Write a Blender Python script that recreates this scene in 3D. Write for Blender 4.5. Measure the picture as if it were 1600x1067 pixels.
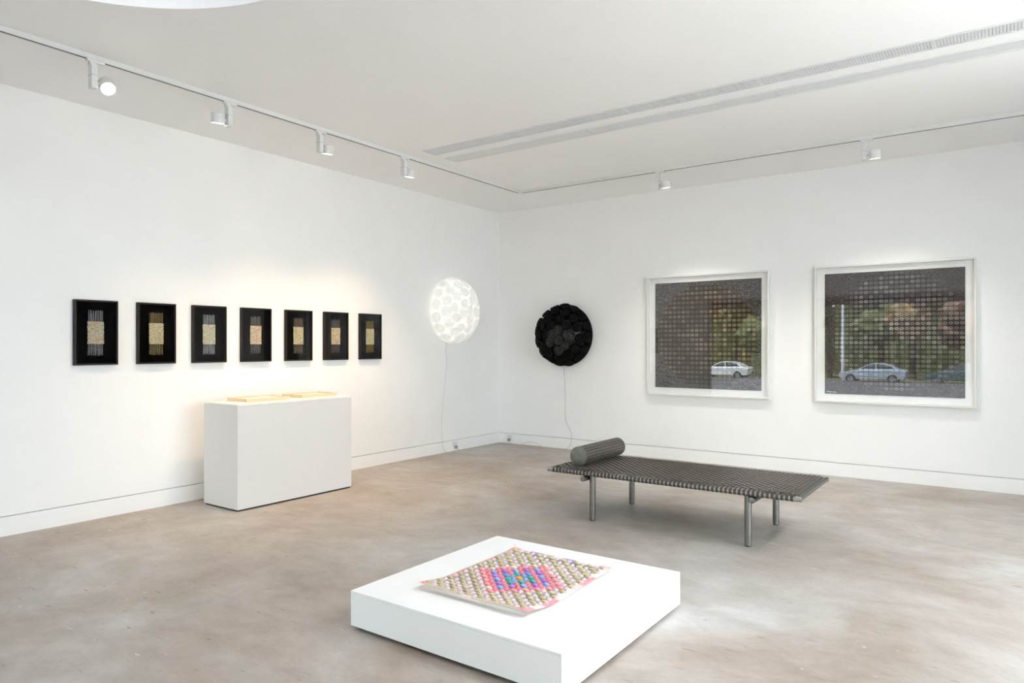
import bpy, bmesh, math, random
from mathutils import Vector, Matrix, noise

D = bpy.data
S = bpy.context.scene
COL = S.collection
for o in list(D.objects):
    D.objects.remove(o, do_unlink=True)
random.seed(7)
PI = math.pi

# ------------------------------------------------------------------ camera
cam = D.objects.new('camera', D.cameras.new('camera'))
COL.objects.link(cam)
cam.location = (5.982, -8.069, 1.40)
cam.rotation_euler = (PI / 2, 0, math.radians(35.494))
cam.data.sensor_width = 36
cam.data.lens = 24.357
cam.data.shift_y = 6.5 / 1600
cam.data.clip_start = 0.02
S.camera = cam

# ------------------------------------------------------------------ exposure, sky
S.view_settings.view_transform = 'Standard'
S.view_settings.look = 'None'
S.view_settings.gamma = 1
S.view_settings.use_curve_mapping = False
S.view_settings.exposure = 1.28
SKY = 3.8
W = D.worlds.new('world')
S.world = W
W.use_nodes = True
nt = W.node_tree
bg = nt.nodes['Background']
bg.inputs['Color'].default_value = (0.82, 0.918, 1.0, 1)
bg.inputs['Strength'].default_value = SKY
sun = D.objects.new('sun', D.lights.new('sun', 'SUN'))
COL.objects.link(sun)
sun.data.energy = 21.0
sun.data.color = (1.0, 0.985, 0.98)
sun.data.angle = math.radians(1.0)
sun.rotation_euler = Vector((0.32, -0.30, -0.90)).to_track_quat('-Z', 'Y').to_euler()
S.cycles.max_bounces = 14
S.cycles.diffuse_bounces = 8
S.cycles.glossy_bounces = 6
S.cycles.transparent_max_bounces = 16
S.cycles.caustics_reflective = False
S.cycles.caustics_refractive = False
SPOT_WARM = (1.0, 0.73, 0.44)
SPOT_PALE = (1.0, 0.93, 0.84)
SPOT_COOL = (0.96, 0.98, 1.0)
E_LEFT, E_LEFT_ONE, E_RIGHT, E_RING = 42, 16, 46, 108

# ------------------------------------------------------------------ materials
def mat(name, color, rough=0.5, metal=0.0, noise_amt=0.0, noise_scale=20.0, bump=0.0, bump_scale=60.0,
        emit=0.0, coat=0.0, sheen=0.0, color2=None, stretch=None, spec=None):
    m = D.materials.new(name)
    m.use_nodes = True
    n = m.node_tree
    b = n.nodes['Principled BSDF']
    b.inputs['Base Color'].default_value = (*color, 1)
    b.inputs['Roughness'].default_value = rough
    b.inputs['Metallic'].default_value = metal
    if spec is not None:
        b.inputs['Specular IOR Level'].default_value = spec
    if coat:
        b.inputs['Coat Weight'].default_value = coat
        b.inputs['Coat Roughness'].default_value = 0.15
    if sheen:
        b.inputs['Sheen Weight'].default_value = sheen
    if emit:
        b.inputs['Emission Color'].default_value = (*color, 1)
        b.inputs['Emission Strength'].default_value = emit
    tc = n.nodes.new('ShaderNodeTexCoord')
    src = tc.outputs['Object']
    if stretch:
        mp = n.nodes.new('ShaderNodeMapping')
        mp.inputs['Scale'].default_value = stretch
        n.links.new(src, mp.inputs['Vector'])
        src = mp.outputs['Vector']
    if noise_amt or color2:
        t = n.nodes.new('ShaderNodeTexNoise')
        t.inputs['Scale'].default_value = noise_scale
        t.inputs['Detail'].default_value = 6
        n.links.new(src, t.inputs['Vector'])
        r = n.nodes.new('ShaderNodeValToRGB')
        r.color_ramp.elements[0].position = 0.35
        r.color_ramp.elements[1].position = 0.65
        c2 = color2 if color2 else tuple(c * (1 - noise_amt) for c in color)
        r.color_ramp.elements[0].color = (*c2, 1)
        r.color_ramp.elements[1].color = (*color, 1)
        n.links.new(t.outputs['Fac'], r.inputs['Fac'])
        n.links.new(r.outputs['Color'], b.inputs['Base Color'])
    if bump:
        t2 = n.nodes.new('ShaderNodeTexNoise')
        t2.inputs['Scale'].default_value = bump_scale
        t2.inputs['Detail'].default_value = 4
        n.links.new(src, t2.inputs['Vector'])
        bp = n.nodes.new('ShaderNodeBump')
        bp.inputs['Strength'].default_value = bump
        bp.inputs['Distance'].default_value = 0.01
        n.links.new(t2.outputs['Fac'], bp.inputs['Height'])
        n.links.new(bp.outputs['Normal'], b.inputs['Normal'])
    return m


def glass_mat(name, ior=1.5, tint=(1, 1, 1), rough=0.0):
    """A thin pane: clear transmission plus a Fresnel mirror."""
    m = D.materials.new(name)
    m.use_nodes = True
    n = m.node_tree
    n.nodes.remove(n.nodes['Principled BSDF'])
    out = n.nodes['Material Output']
    tr = n.nodes.new('ShaderNodeBsdfTransparent')
    tr.inputs['Color'].default_value = (*tint, 1)
    gl = n.nodes.new('ShaderNodeBsdfGlossy')
    gl.inputs['Roughness'].default_value = rough
    fr = n.nodes.new('ShaderNodeFresnel')
    fr.inputs['IOR'].default_value = ior
    mx = n.nodes.new('ShaderNodeMixShader')
    ge = n.nodes.new('ShaderNodeNewGeometry')       # mirror on the outer face of each pane only
    fm = n.nodes.new('ShaderNodeMath')
    fm.operation = 'MULTIPLY'
    iv = n.nodes.new('ShaderNodeMath')
    iv.operation = 'SUBTRACT'
    iv.inputs[0].default_value = 1.0
    n.links.new(ge.outputs['Backfacing'], iv.inputs[1])
    n.links.new(fr.outputs[0], fm.inputs[0])
    n.links.new(iv.outputs[0], fm.inputs[1])
    n.links.new(fm.outputs[0], mx.inputs[0])
    n.links.new(tr.outputs[0], mx.inputs[1])
    n.links.new(gl.outputs[0], mx.inputs[2])
    n.links.new(mx.outputs[0], out.inputs['Surface'])
    return m


M = {}
M['wall'] = mat('wall_paint', (0.915, 0.913, 0.910), 0.7, noise_amt=0.015, noise_scale=3, bump=0.03, bump_scale=180)
M['ceiling'] = mat('ceiling_paint', (0.93, 0.93, 0.93), 0.8, noise_amt=0.01, noise_scale=2)
M['plinth'] = mat('plinth_paint', (0.82, 0.825, 0.825), 0.5, noise_amt=0.012, noise_scale=6, bump=0.02, bump_scale=120)
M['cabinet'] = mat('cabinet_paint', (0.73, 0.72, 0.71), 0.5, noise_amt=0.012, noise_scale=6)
M['shadow_gap'] = mat('dark_recess', (0.03, 0.028, 0.026), 0.8, noise_amt=0.2)
M['fixture'] = mat('white_powder_coat', (0.74, 0.75, 0.75), 0.35, noise_amt=0.02, noise_scale=40)
M['slot'] = mat('track_slot', (0.10, 0.10, 0.10), 0.6, noise_amt=0.2)
M['vent_back'] = mat('vent_backing', (0.63, 0.64, 0.66), 0.7, noise_amt=0.05)
M['vent_blade'] = mat('vent_blade', (0.74, 0.76, 0.78), 0.4, noise_amt=0.03)
M['black_frame'] = mat('black_wood', (0.016, 0.011, 0.010), 0.5, spec=0.25, noise_amt=0.3, noise_scale=60, stretch=(1, 1, 0.1))
M['black_mount'] = mat('black_felt', (0.005, 0.005, 0.0055), 0.9, spec=0.0, noise_amt=0.3, noise_scale=200)
M['white_frame'] = mat('white_wood', (0.80, 0.79, 0.775), 0.4, noise_amt=0.02, noise_scale=30)
M['white_mount'] = mat('white_mount_board', (0.88, 0.88, 0.87), 0.9, noise_amt=0.01)
M['glass'] = glass_mat('picture_glass', 1.82)
M['glass_low'] = glass_mat('low_reflection_glass', 1.42)
M['street_glass'] = glass_mat('window_glass', 1.45, (0.97, 0.985, 0.98))
M['steel'] = mat('brushed_steel', (0.27, 0.265, 0.25), 0.38, 1.0, noise_amt=0.15, noise_scale=25, stretch=(1, 1, 6))
M['steel_rail'] = mat('polished_steel_rail', (0.46, 0.45, 0.43), 0.32, 1.0, noise_amt=0.12, noise_scale=25)
M['steel_end'] = mat('steel_end_cap', (0.26, 0.268, 0.25), 0.5, 1.0, noise_amt=0.2, noise_scale=18)
M['strap'] = mat('woven_leather', (0.055, 0.045, 0.040), 0.30, noise_amt=0.35, noise_scale=30, spec=0.7)
M['strap_ring'] = mat('woven_leather_dark', (0.05, 0.04, 0.036), 0.3, noise_amt=0.3, noise_scale=30)
M['strap_long'] = mat('woven_leather_grey', (0.17, 0.140, 0.118), 0.28, noise_amt=0.35, noise_scale=30, spec=0.7)
M['strap_dark'] = mat('bolster_core', (0.02, 0.018, 0.017), 0.6, noise_amt=0.2)
M['rubber'] = mat('black_rubber', (0.015, 0.015, 0.015), 0.7, noise_amt=0.2)
M['pine'] = mat('pale_timber', (0.76, 0.62, 0.43), 0.5, noise_amt=0.08, noise_scale=14, stretch=(1, 12, 12))
M['paper'] = mat('white_paper', (0.82, 0.80, 0.75), 0.8, noise_amt=0.02, noise_scale=8)
M['white_fabric'] = mat('white_pleated_fabric', (0.87, 0.86, 0.83), 0.8, noise_amt=0.02, noise_scale=40, bump=0.15, bump_scale=60, emit=0.11)
M['white_shade'] = mat('white_lit_shade', (0.87, 0.86, 0.83), 0.8, noise_amt=0.02, noise_scale=40, emit=0.13)
M['black_fabric'] = mat('black_pleated_fabric', (0.0065, 0.006, 0.0062), 0.7, spec=0.1, noise_amt=0.3, noise_scale=60, bump=0.7, bump_scale=90)
M['black_shade'] = mat('black_shade_fabric', (0.012, 0.012, 0.011), 0.3, noise_amt=0.3, noise_scale=50)
M['black_glints'] = mat('black_net_painted_glints', (0.16, 0.16, 0.15), 0.4, spec=0.3, color2=(0.005, 0.005, 0.005), noise_scale=75, bump=1.0, bump_scale=120)  # pale specks in the colour imitate glints on the central puffs
for nd in M['black_glints'].node_tree.nodes:
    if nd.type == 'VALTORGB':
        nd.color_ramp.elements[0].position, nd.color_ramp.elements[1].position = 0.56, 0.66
M['cord_white'] = mat('white_cable', (0.72, 0.72, 0.70), 0.5, noise_amt=0.03)
M['cord_clear'] = mat('grey_cable', (0.58, 0.58, 0.58), 0.4, noise_amt=0.05)
M['plug'] = mat('white_plastic', (0.76, 0.76, 0.75), 0.35, noise_amt=0.02)
M['plug_dark'] = mat('grey_plastic', (0.34, 0.34, 0.335), 0.4, noise_amt=0.1)
M['door_dark'] = mat('charcoal_door', (0.012, 0.012, 0.013), 0.7, noise_amt=0.2, noise_scale=8)
M['alu'] = mat('window_aluminium', (0.60, 0.63, 0.67), 0.4, 0.0, noise_amt=0.05)
M['lens'] = mat('lamp_lens', (1.0, 0.93, 0.80), 0.3, emit=14.0, noise_amt=0.01)


def floor_mat():
    m = D.materials.new('polished_concrete')
    m.use_nodes = True
    n = m.node_tree
    L = n.links.new
    b = n.nodes['Principled BSDF']
    tc = n.nodes.new('ShaderNodeTexCoord')
    def nz(scale, detail, rough=0.55, dist=0.0, vec=None):
        t = n.nodes.new('ShaderNodeTexNoise')
        t.inputs['Scale'].default_value = scale
        t.inputs['Detail'].default_value = detail
        t.inputs['Roughness'].default_value = rough
        t.inputs['Distortion'].default_value = dist
        L(vec if vec else tc.outputs['Object'], t.inputs['Vector'])
        return t
    def ramp(fac, stops):
        r = n.nodes.new('ShaderNodeValToRGB')
        els = r.color_ramp.elements
        while len(els) < len(stops):
            els.new(0.5)
        for e, (p, c) in zip(els, stops):
            e.position = p
            e.color = (*c, 1)
        L(fac, r.inputs['Fac'])
        return r
    def mix(kind, fac, a, c):
        x = n.nodes.new('ShaderNodeMix')
        x.data_type = 'RGBA'
        x.blend_type = kind
        if isinstance(fac, float):
            x.inputs['Factor'].default_value = fac
        else:
            L(fac, x.inputs['Factor'])
        L(a, x.inputs['A'])
        L(c, x.inputs['B'])
        return x.outputs['Result']
    mp = n.nodes.new('ShaderNodeMapping')
    mp.inputs['Rotation'].default_value = (0, 0, 0.6)
    mp.inputs['Scale'].default_value = (1.0, 1.6, 1)
    L(tc.outputs['Object'], mp.inputs['Vector'])
    big = ramp(nz(0.85, 7, 0.62, 0.6).outputs['Fac'],
               [(0.32, (0.335, 0.272, 0.225)), (0.5, (0.410, 0.363, 0.322)), (0.68, (0.490, 0.472, 0.455))])
    mid = ramp(nz(3.2, 9, 0.68, 0.5, mp.outputs['Vector']).outputs['Fac'],
               [(0.3, (0.84, 0.82, 0.80)), (0.52, (1.0, 1.0, 1.0)), (0.68, (1.12, 1.125, 1.13))])
    fine = ramp(nz(38, 5, 0.7).outputs['Fac'], [(0.3, (0.95, 0.95, 0.95)), (0.7, (1.03, 1.03, 1.03))])
    c = mix('MULTIPLY', 1.0, big.outputs['Color'], mid.outputs['Color'])
    c = mix('MULTIPLY', 1.0, c, fine.outputs['Color'])
    # dark scuffs and pale chips
    mp2 = n.nodes.new('ShaderNodeMapping')
    mp2.inputs['Rotation'].default_value = (0, 0, 0.9)
    mp2.inputs['Scale'].default_value = (1.0, 3.5, 1)
    L(tc.outputs['Object'], mp2.inputs['Vector'])
    sc = ramp(nz(7.5, 3, 0.5, 0.3, mp2.outputs['Vector']).outputs['Fac'], [(0.675, (0, 0, 0)), (0.73, (1, 1, 1))])
    dark = n.nodes.new('ShaderNodeRGB'); dark.outputs[0].default_value = (0.24, 0.19, 0.155, 1)
    sm = n.nodes.new('ShaderNodeMath'); sm.operation = 'MULTIPLY'; sm.inputs[1].default_value = 0.75
    L(sc.outputs['Color'], sm.inputs[0])
    c = mix('MIX', sm.outputs[0], c, dark.outputs[0])
    mp3 = n.nodes.new('ShaderNodeMapping')
    mp3.inputs['Location'].default_value = (3.3, 7.1, 0)
    mp3.inputs['Rotation'].default_value = (0, 0, -0.6)
    mp3.inputs['Scale'].default_value = (1.0, 2.6, 1)
    L(tc.outputs['Object'], mp3.inputs['Vector'])
    ch = ramp(nz(9, 3, 0.5, 0.2, mp3.outputs['Vector']).outputs['Fac'], [(0.71, (0, 0, 0)), (0.76, (1, 1, 1))])
    pale = n.nodes.new('ShaderNodeRGB'); pale.outputs[0].default_value = (0.66, 0.64, 0.61, 1)
    cm = n.nodes.new('ShaderNodeMath'); cm.operation = 'MULTIPLY'; cm.inputs[1].default_value = 0.7
    L(ch.outputs['Color'], cm.inputs[0])
    c = mix('MIX', cm.outputs[0], c, pale.outputs[0])
    L(c, b.inputs['Base Color'])
    rr = n.nodes.new('ShaderNodeMapRange')
    rr.inputs['To Min'].default_value = 0.38
    rr.inputs['To Max'].default_value = 0.56
    L(nz(2.5, 6).outputs['Fac'], rr.inputs['Value'])
    L(rr.outputs['Result'], b.inputs['Roughness'])
    bp = n.nodes.new('ShaderNodeBump')
    bp.inputs['Strength'].default_value = 0.05
    bp.inputs['Distance'].default_value = 0.01
    L(nz(14, 6).outputs['Fac'], bp.inputs['Height'])
    L(bp.outputs['Normal'], b.inputs['Normal'])
    return m


M['floor'] = floor_mat()


def art_mat(name, cells, ground, mark, mark2, scratch, radius, cx, cy, seed, corew):
    """Flat print: a disc made of a grid of small ring shaped marks on a scratched dark ground."""
    m = D.materials.new(name)
    m.use_nodes = True
    n = m.node_tree
    L = n.links.new
    b = n.nodes['Principled BSDF']
    b.inputs['Roughness'].default_value = 0.8
    b.inputs['Specular IOR Level'].default_value = 0.2
    tc = n.nodes.new('ShaderNodeTexCoord')
    uv = tc.outputs['UV']
    def math_(op, a, c=None, clamp=False):
        x = n.nodes.new('ShaderNodeMath')
        x.operation = op
        x.use_clamp = clamp
        for i, v in enumerate((a, c)):
            if v is None:
                continue
            if isinstance(v, (int, float)):
                x.inputs[i].default_value = v
            else:
                L(v, x.inputs[i])
        return x.outputs[0]
    def vmath(op, a, c=None, scale=None):
        x = n.nodes.new('ShaderNodeVectorMath')
        x.operation = op
        L(a, x.inputs[0])
        if c is not None:
            if isinstance(c, tuple):
                x.inputs[1].default_value = c
            else:
                L(c, x.inputs[1])
        if scale is not None:
            x.inputs['Scale'].default_value = scale
        return x
    def nz(scale, detail, vec, dist=0.0):
        t = n.nodes.new('ShaderNodeTexNoise')
        t.noise_dimensions = '3D'
        t.inputs['Scale'].default_value = scale
        t.inputs['Detail'].default_value = detail
        t.inputs['Distortion'].default_value = dist
        L(vec, t.inputs['Vector'])
        return t.outputs['Fac']
    def rng(v, a, c, lo=0.0, hi=1.0):
        x = n.nodes.new('ShaderNodeMapRange')
        x.inputs['From Min'].default_value = a
        x.inputs['From Max'].default_value = c
        x.inputs['To Min'].default_value = lo
        x.inputs['To Max'].default_value = hi
        L(v, x.inputs['Value'])
        return x.outputs['Result']
    def mixc(fac, a, c):
        x = n.nodes.new('ShaderNodeMix')
        x.data_type = 'RGBA'
        L(fac, x.inputs['Factor'])
        for sck, v in (('A', a), ('B', c)):
            if isinstance(v, tuple):
                x.inputs[sck].default_value = (*v, 1)
            else:
                L(v, x.inputs[sck])
        return x.outputs['Result']
    off = vmath('ADD', uv, (seed, seed * 0.7, seed)).outputs[0]
    sc = vmath('SCALE', uv, scale=cells).outputs[0]
    cell = vmath('FLOOR', sc).outputs[0]
    fr = vmath('SUBTRACT', vmath('FRACTION', sc).outputs[0], (0.5, 0.5, 0)).outputs[0]
    wob = vmath('MULTIPLY', fr, (1.0, 1.25, 0)).outputs[0]
    dist = vmath('LENGTH', wob).outputs['Value']
    wn = n.nodes.new('ShaderNodeTexWhiteNoise')
    L(cell, wn.inputs['Vector'])
    rnd = wn.outputs['Value']
    ring = math_('SUBTRACT', 1.0, math_('ABSOLUTE', math_('MULTIPLY', math_('SUBTRACT', dist, 0.31), 6.5)), True)
    core = rng(dist, 0.46, 0.22, 0, corew)
    glyph = math_('MAXIMUM', ring, math_('MULTIPLY', core, nz(cells * 4, 2, off)))
    glyph = math_('MULTIPLY', glyph, rng(rnd, 0, 1, 0.25, 1.0))
    patch = rng(nz(3.0, 3, off, 0.5), 0.35, 0.65, 0.35, 1.0)
    glyph = math_('MULTIPLY', glyph, patch)
    d2 = vmath('LENGTH', vmath('SUBTRACT', cell, (cx * cells, cy * cells, 0)).outputs[0]).outputs['Value']
    mask = rng(d2, radius * cells + 0.3, radius * cells - 0.3)
    glyph = math_('MULTIPLY', glyph, mask)
    strs = n.nodes.new('ShaderNodeMapping')
    strs.inputs['Rotation'].default_value = (0, 0, 0.5)
    strs.inputs['Scale'].default_value = (14, 60, 1)
    L(off, strs.inputs['Vector'])
    s1 = rng(nz(2.2, 5, strs.outputs['Vector'], 3.0), 0.50, 0.64)
    s1 = math_('MULTIPLY', s1, math_('SUBTRACT', 1.0, mask))
    base = mixc(nz(5, 5, off, 1.0), ground, tuple(x * 1.7 for x in ground))
    col = mixc(math_('MULTIPLY', s1, 0.8), base, scratch)
    col = mixc(glyph, col, mixc(nz(2.5, 2, off), mark, mark2))
    L(col, b.inputs['Base Color'])
    return m


M['art_brown'] = art_mat('print_brown', 23, (0.016, 0.013, 0.012), (0.46, 0.33, 0.17), (0.28, 0.20, 0.13), (0.36, 0.33, 0.32), 0.475, 0.48, 0.47, 3.1, 1.3)
M['art_grey'] = art_mat('print_grey', 27, (0.018, 0.014, 0.014), (0.58, 0.57, 0.59), (0.38, 0.34, 0.33), (0.20, 0.165, 0.15), 0.475, 0.52, 0.49, 8.4, 0.7)


def text_mat(name, base, accent, seed):
    """Woven strips of printed paper: cream rows with short dark and coloured dashes."""
    m = D.materials.new(name)
    m.use_nodes = True
    n = m.node_tree
    L = n.links.new
    b = n.nodes['Principled BSDF']
    b.inputs['Roughness'].default_value = 0.85
    tc = n.nodes.new('ShaderNodeTexCoord')
    def layer(scale, loc, lo, hi):
        mp = n.nodes.new('ShaderNodeMapping')
        mp.inputs['Location'].default_value = loc
        mp.inputs['Scale'].default_value = scale
        L(tc.outputs['Object'], mp.inputs['Vector'])
        t = n.nodes.new('ShaderNodeTexNoise')
        t.inputs['Scale'].default_value = 1
        t.inputs['Detail'].default_value = 2
        L(mp.outputs['Vector'], t.inputs['Vector'])
        r = n.nodes.new('ShaderNodeMapRange')
        r.inputs['From Min'].default_value = lo
        r.inputs['From Max'].default_value = hi
        L(t.outputs['Fac'], r.inputs['Value'])
        return r.outputs['Result']
    prev = None
    for i, (fac, colr) in enumerate([(layer((34, 1, 150), (seed, 0, seed * 2), 0.42, 0.62), (base[0] * 0.55, base[1] * 0.57, base[2] * 0.5)),
                                     (layer((22, 1, 60), (seed * 3, 2, 1), 0.56, 0.64), accent),
                                     (layer((75, 1, 110), (seed * 5, 4, 3), 0.62, 0.68), (0.06, 0.06, 0.055))]):
        x = n.nodes.new('ShaderNodeMix')
        x.data_type = 'RGBA'
        L(fac, x.inputs['Factor'])
        if prev is None:
            x.inputs['A'].default_value = (*base, 1)
        else:
            L(prev, x.inputs['A'])
        x.inputs['B'].default_value = (*colr, 1)
        prev = x.outputs['Result']
    L(prev, b.inputs['Base Color'])
    return m

# ------------------------------------------------------------------ helpers
def link(o, parent=None):
    COL.objects.link(o)
    if parent is not None:
        o.parent = parent
    return o


def tag(o, label=None, cat=None, group=None, kind=None):
    if label: o['label'] = label
    if cat: o['category'] = cat
    if group: o['group'] = group
    if kind: o['kind'] = kind
    return o


def thing(name, label, cat, loc=(0, 0, 0), rotz=0.0, group=None):
    o = D.objects.new(name, None)
    o.empty_display_size = 0.1
    o.location = loc
    o.rotation_euler = (0, 0, rotz)
    link(o)
    return tag(o, label, cat, group)


class MB:
    """Collects shapes and links them as one mesh object."""
    def __init__(self):
        self.v, self.f, self.uv = [], [], {}

    def add(self, vs, fs):
        k = len(self.v)
        self.v += [tuple(p) for p in vs]
        self.f += [tuple(i + k for i in f) for f in fs]
        return self

    def box(self, x0, x1, y0, y1, z0, z1):
        vs = [(x, y, z) for z in (z0, z1) for y in (y0, y1) for x in (x0, x1)]
        return self.add(vs, [(0, 2, 3, 1), (4, 5, 7, 6), (0, 1, 5, 4), (2, 6, 7, 3), (0, 4, 6, 2), (1, 3, 7, 5)])

    def cyl(self, p0, p1, r0, r1=None, n=24, caps=True):
        p0, p1 = Vector(p0), Vector(p1)
        r1 = r0 if r1 is None else r1
        d = (p1 - p0).normalized()
        a = d.orthogonal().normalized()
        b = d.cross(a)
        vs = []
        for p, r in ((p0, r0), (p1, r1)):
            for i in range(n):
                t = 2 * PI * i / n
                vs.append(p + (a * math.cos(t) + b * math.sin(t)) * r)
        fs = [(i, (i + 1) % n, n + (i + 1) % n, n + i) for i in range(n)]
        if caps:
            fs += [tuple(range(n - 1, -1, -1)), tuple(range(n, 2 * n))]
        return self.add(vs, fs)

    def tube(self, pts, r, n=8):
        pts = [Vector(p) for p in pts]
        vs, fs = [], []
        up = Vector((0.31, 0.52, 0.79))
        for i, p in enumerate(pts):
            d = (pts[min(i + 1, len(pts) - 1)] - pts[max(i - 1, 0)]).normalized()
            a = d.cross(up).normalized()
            b = d.cross(a)
            for j in range(n):
                t = 2 * PI * j / n
                vs.append(p + (a * math.cos(t) + b * math.sin(t)) * r)
        for i in range(len(pts) - 1):
            for j in range(n):
                fs.append((i * n + j, i * n + (j + 1) % n, (i + 1) * n + (j + 1) % n, (i + 1) * n + j))
        fs += [tuple(range(n - 1, -1, -1)), tuple((len(pts) - 1) * n + j for j in range(n))]
        return self.add(vs, fs)

    def lathe(self, prof, n=32, z_axis=True):
        vs, fs = [], []
        for (r, z) in prof:
            for i in range(n):
                t = 2 * PI * i / n
                vs.append((r * math.cos(t), r * math.sin(t), z))
        for k in range(len(prof) - 1):
            for i in range(n):
                fs.append((k * n + i, k * n + (i + 1) % n, (k + 1) * n + (i + 1) % n, (k + 1) * n + i))
        return self.add(vs, fs)

    def mesh(self, name, m, smooth=False):
        me = D.meshes.new(name)
        me.from_pydata(self.v, [], self.f)
        if m is not None:
            me.materials.append(m)
        if smooth:
            for p in me.polygons:
                p.use_smooth = True
        me.update()
        return me

    def build(self, name, m, parent=None, smooth=False, bevel=0.0, loc=None, angle=35):
        me = self.mesh(name, m)
        if bevel:
            bm = bmesh.new()
            bm.from_mesh(me)
            bmesh.ops.recalc_face_normals(bm, faces=bm.faces)
            es = [e for e in bm.edges if len(e.link_faces) == 2 and e.calc_face_angle(0) > 0.6]
            bmesh.ops.bevel(bm, geom=es, offset=bevel, segments=2, profile=0.5, affect='EDGES')
            bm.to_mesh(me)
            bm.free()
        else:
            bm = bmesh.new()
            bm.from_mesh(me)
            bmesh.ops.recalc_face_normals(bm, faces=bm.faces)
            bm.to_mesh(me)
            bm.free()
        if smooth:
            me.shade_smooth() if hasattr(me, 'shade_smooth') else None
            me.set_sharp_from_angle(angle=math.radians(angle))
        o = D.objects.new(name, me)
        if loc is not None:
            o.location = loc
        return link(o, parent)


def struct(name, mb, m, bevel=0.0, parent=None):
    o = mb.build(name, m, parent, bevel=bevel)
    if parent is None:
        o['kind'] = 'structure'
    return o


def inst(o, parent, M4=None, name=None):
    c = o.copy()
    link(c, parent)
    if M4 is not None:
        c.matrix_local = M4
    return c


def ring_frame(mb, x0, x1, z0, z1, y0, y1, t):
    """Four mitred bars around an opening, local X right, Z up, Y depth."""
    out = [(x0, z0), (x1, z0), (x1, z1), (x0, z1)]
    inn = [(x0 + t, z0 + t), (x1 - t, z0 + t), (x1 - t, z1 - t), (x0 + t, z1 - t)]
    for i in range(4):
        j = (i + 1) % 4
        q = [out[i], out[j], inn[j], inn[i]]
        vs = [(p[0], y0, p[1]) for p in q] + [(p[0], y1, p[1]) for p in q]
        mb.add(vs, [(0, 1, 2, 3), (7, 6, 5, 4), (0, 4, 5, 1), (1, 5, 6, 2), (2, 6, 7, 3), (3, 7, 4, 0)])
    return mb

# ------------------------------------------------------------------ room shell
RX, RY, RZ = 7.95, -8.72, 3.316          # room: x 0..RX, y RY..0, z 0..RZ
struct('floor', MB().box(-0.3, RX + 0.3, RY - 0.25, 0.3, -0.2, 0.0), M['floor'])

SK = (2.90, -6.96, 1.25)                 # round ceiling recess
def ceiling():
    mb = MB()
    n = 96
    x0, x1, y0, y1 = -0.3, RX + 0.3, RY - 0.25, 0.3
    angs = [2 * PI * i / n for i in range(n)]
    for cx, cy in ((x0, y0), (x1, y0), (x1, y1), (x0, y1)):
        angs.append(math.atan2(cy - SK[1], cx - SK[0]) % (2 * PI))
    angs = sorted(angs)
    k = len(angs)
    inner, outer, top = [], [], []
    for a in angs:
        c, s = math.cos(a), math.sin(a)
        ts = []
        if c > 1e-9: ts.append((x1 - SK[0]) / c)
        if c < -1e-9: ts.append((x0 - SK[0]) / c)
        if s > 1e-9: ts.append((y1 - SK[1]) / s)
        if s < -1e-9: ts.append((y0 - SK[1]) / s)
        t = min(ts)
        inner.append((SK[0] + c * SK[2], SK[1] + s * SK[2], RZ))
        top.append((SK[0] + c * SK[2], SK[1] + s * SK[2], RZ + 0.32))
        outer.append((SK[0] + c * t, SK[1] + s * t, RZ))
    vs = inner + outer + top + [(p[0], p[1], RZ + 0.36) for p in outer]
    fs = []
    for i in range(k):
        j = (i + 1) % k
        fs += [(i, k + i, k + j, j), (i, j, 2 * k + j, 2 * k + i), (k + i, 3 * k + i, 3 * k + j, k + j)]
    fs += [tuple(range(2 * k, 3 * k)), tuple(range(3 * k, 4 * k))]
    mb.add(vs, fs)
    return mb
struct('ceiling', ceiling(), M['ceiling'])

M['recess_glow'] = mat('recess_glow_panel', (0.86, 0.90, 0.95), 0.6, noise_amt=0.01, emit=0.32)  # added glowing disc that brightens the ceiling recess
struct('recess_glow_disc', MB().cyl((SK[0], SK[1], RZ + 0.300), (SK[0], SK[1], RZ + 0.3195), SK[2] - 0.002, n=96), M['recess_glow'])
# left wall (x = 0) and right wall (y = 0): plaster above a flush skirting with a shadow gap
struct('wall_left', MB().box(-0.22, 0, RY - 0.2, 0.0, 0.150, RZ).box(-0.22, -0.030, RY - 0.2, 0.0, 0, 0.150), M['wall'])
struct('wall_right', MB().box(-0.22, RX + 0.25, 0, 0.22, 0.150, RZ).box(-0.22, RX + 0.25, 0.030, 0.22, 0, 0.150), M['wall'])
struct('baseboard_left', MB().box(-0.0299, 0.001, RY, -0.0005, 0.0005, 0.142), M['wall'])
struct('baseboard_right', MB().box(0.0015, RX, -0.001, 0.0299, 0.0005, 0.142), M['wall'])

# rear wall: shop front with big panes behind the camera
HEAD = 2.54
struct('wall_rear', MB().box(0, RX + 0.25, RY - 0.2, RY, HEAD, RZ), M['wall'])
mull = [0.02, 1.9, 5.6, RX - 0.03]
w1 = MB()
for x in mull:
    w1.box(x - 0.02, x + 0.03, RY - 0.12, RY - 0.04, 0.0, HEAD)
w1.box(0, RX, RY - 0.119, RY - 0.041, 0.0, 0.06).box(0, RX, RY - 0.119, RY - 0.041, HEAD - 0.05, HEAD)
win1 = struct('window_1', w1, M['alu'])
for i in range(3):
    MB().box(mull[i] + 0.031, mull[i + 1] - 0.021, RY - 0.084, RY - 0.078, 0.061, HEAD - 0.051).build('pane', M['street_glass'], win1)

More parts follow.
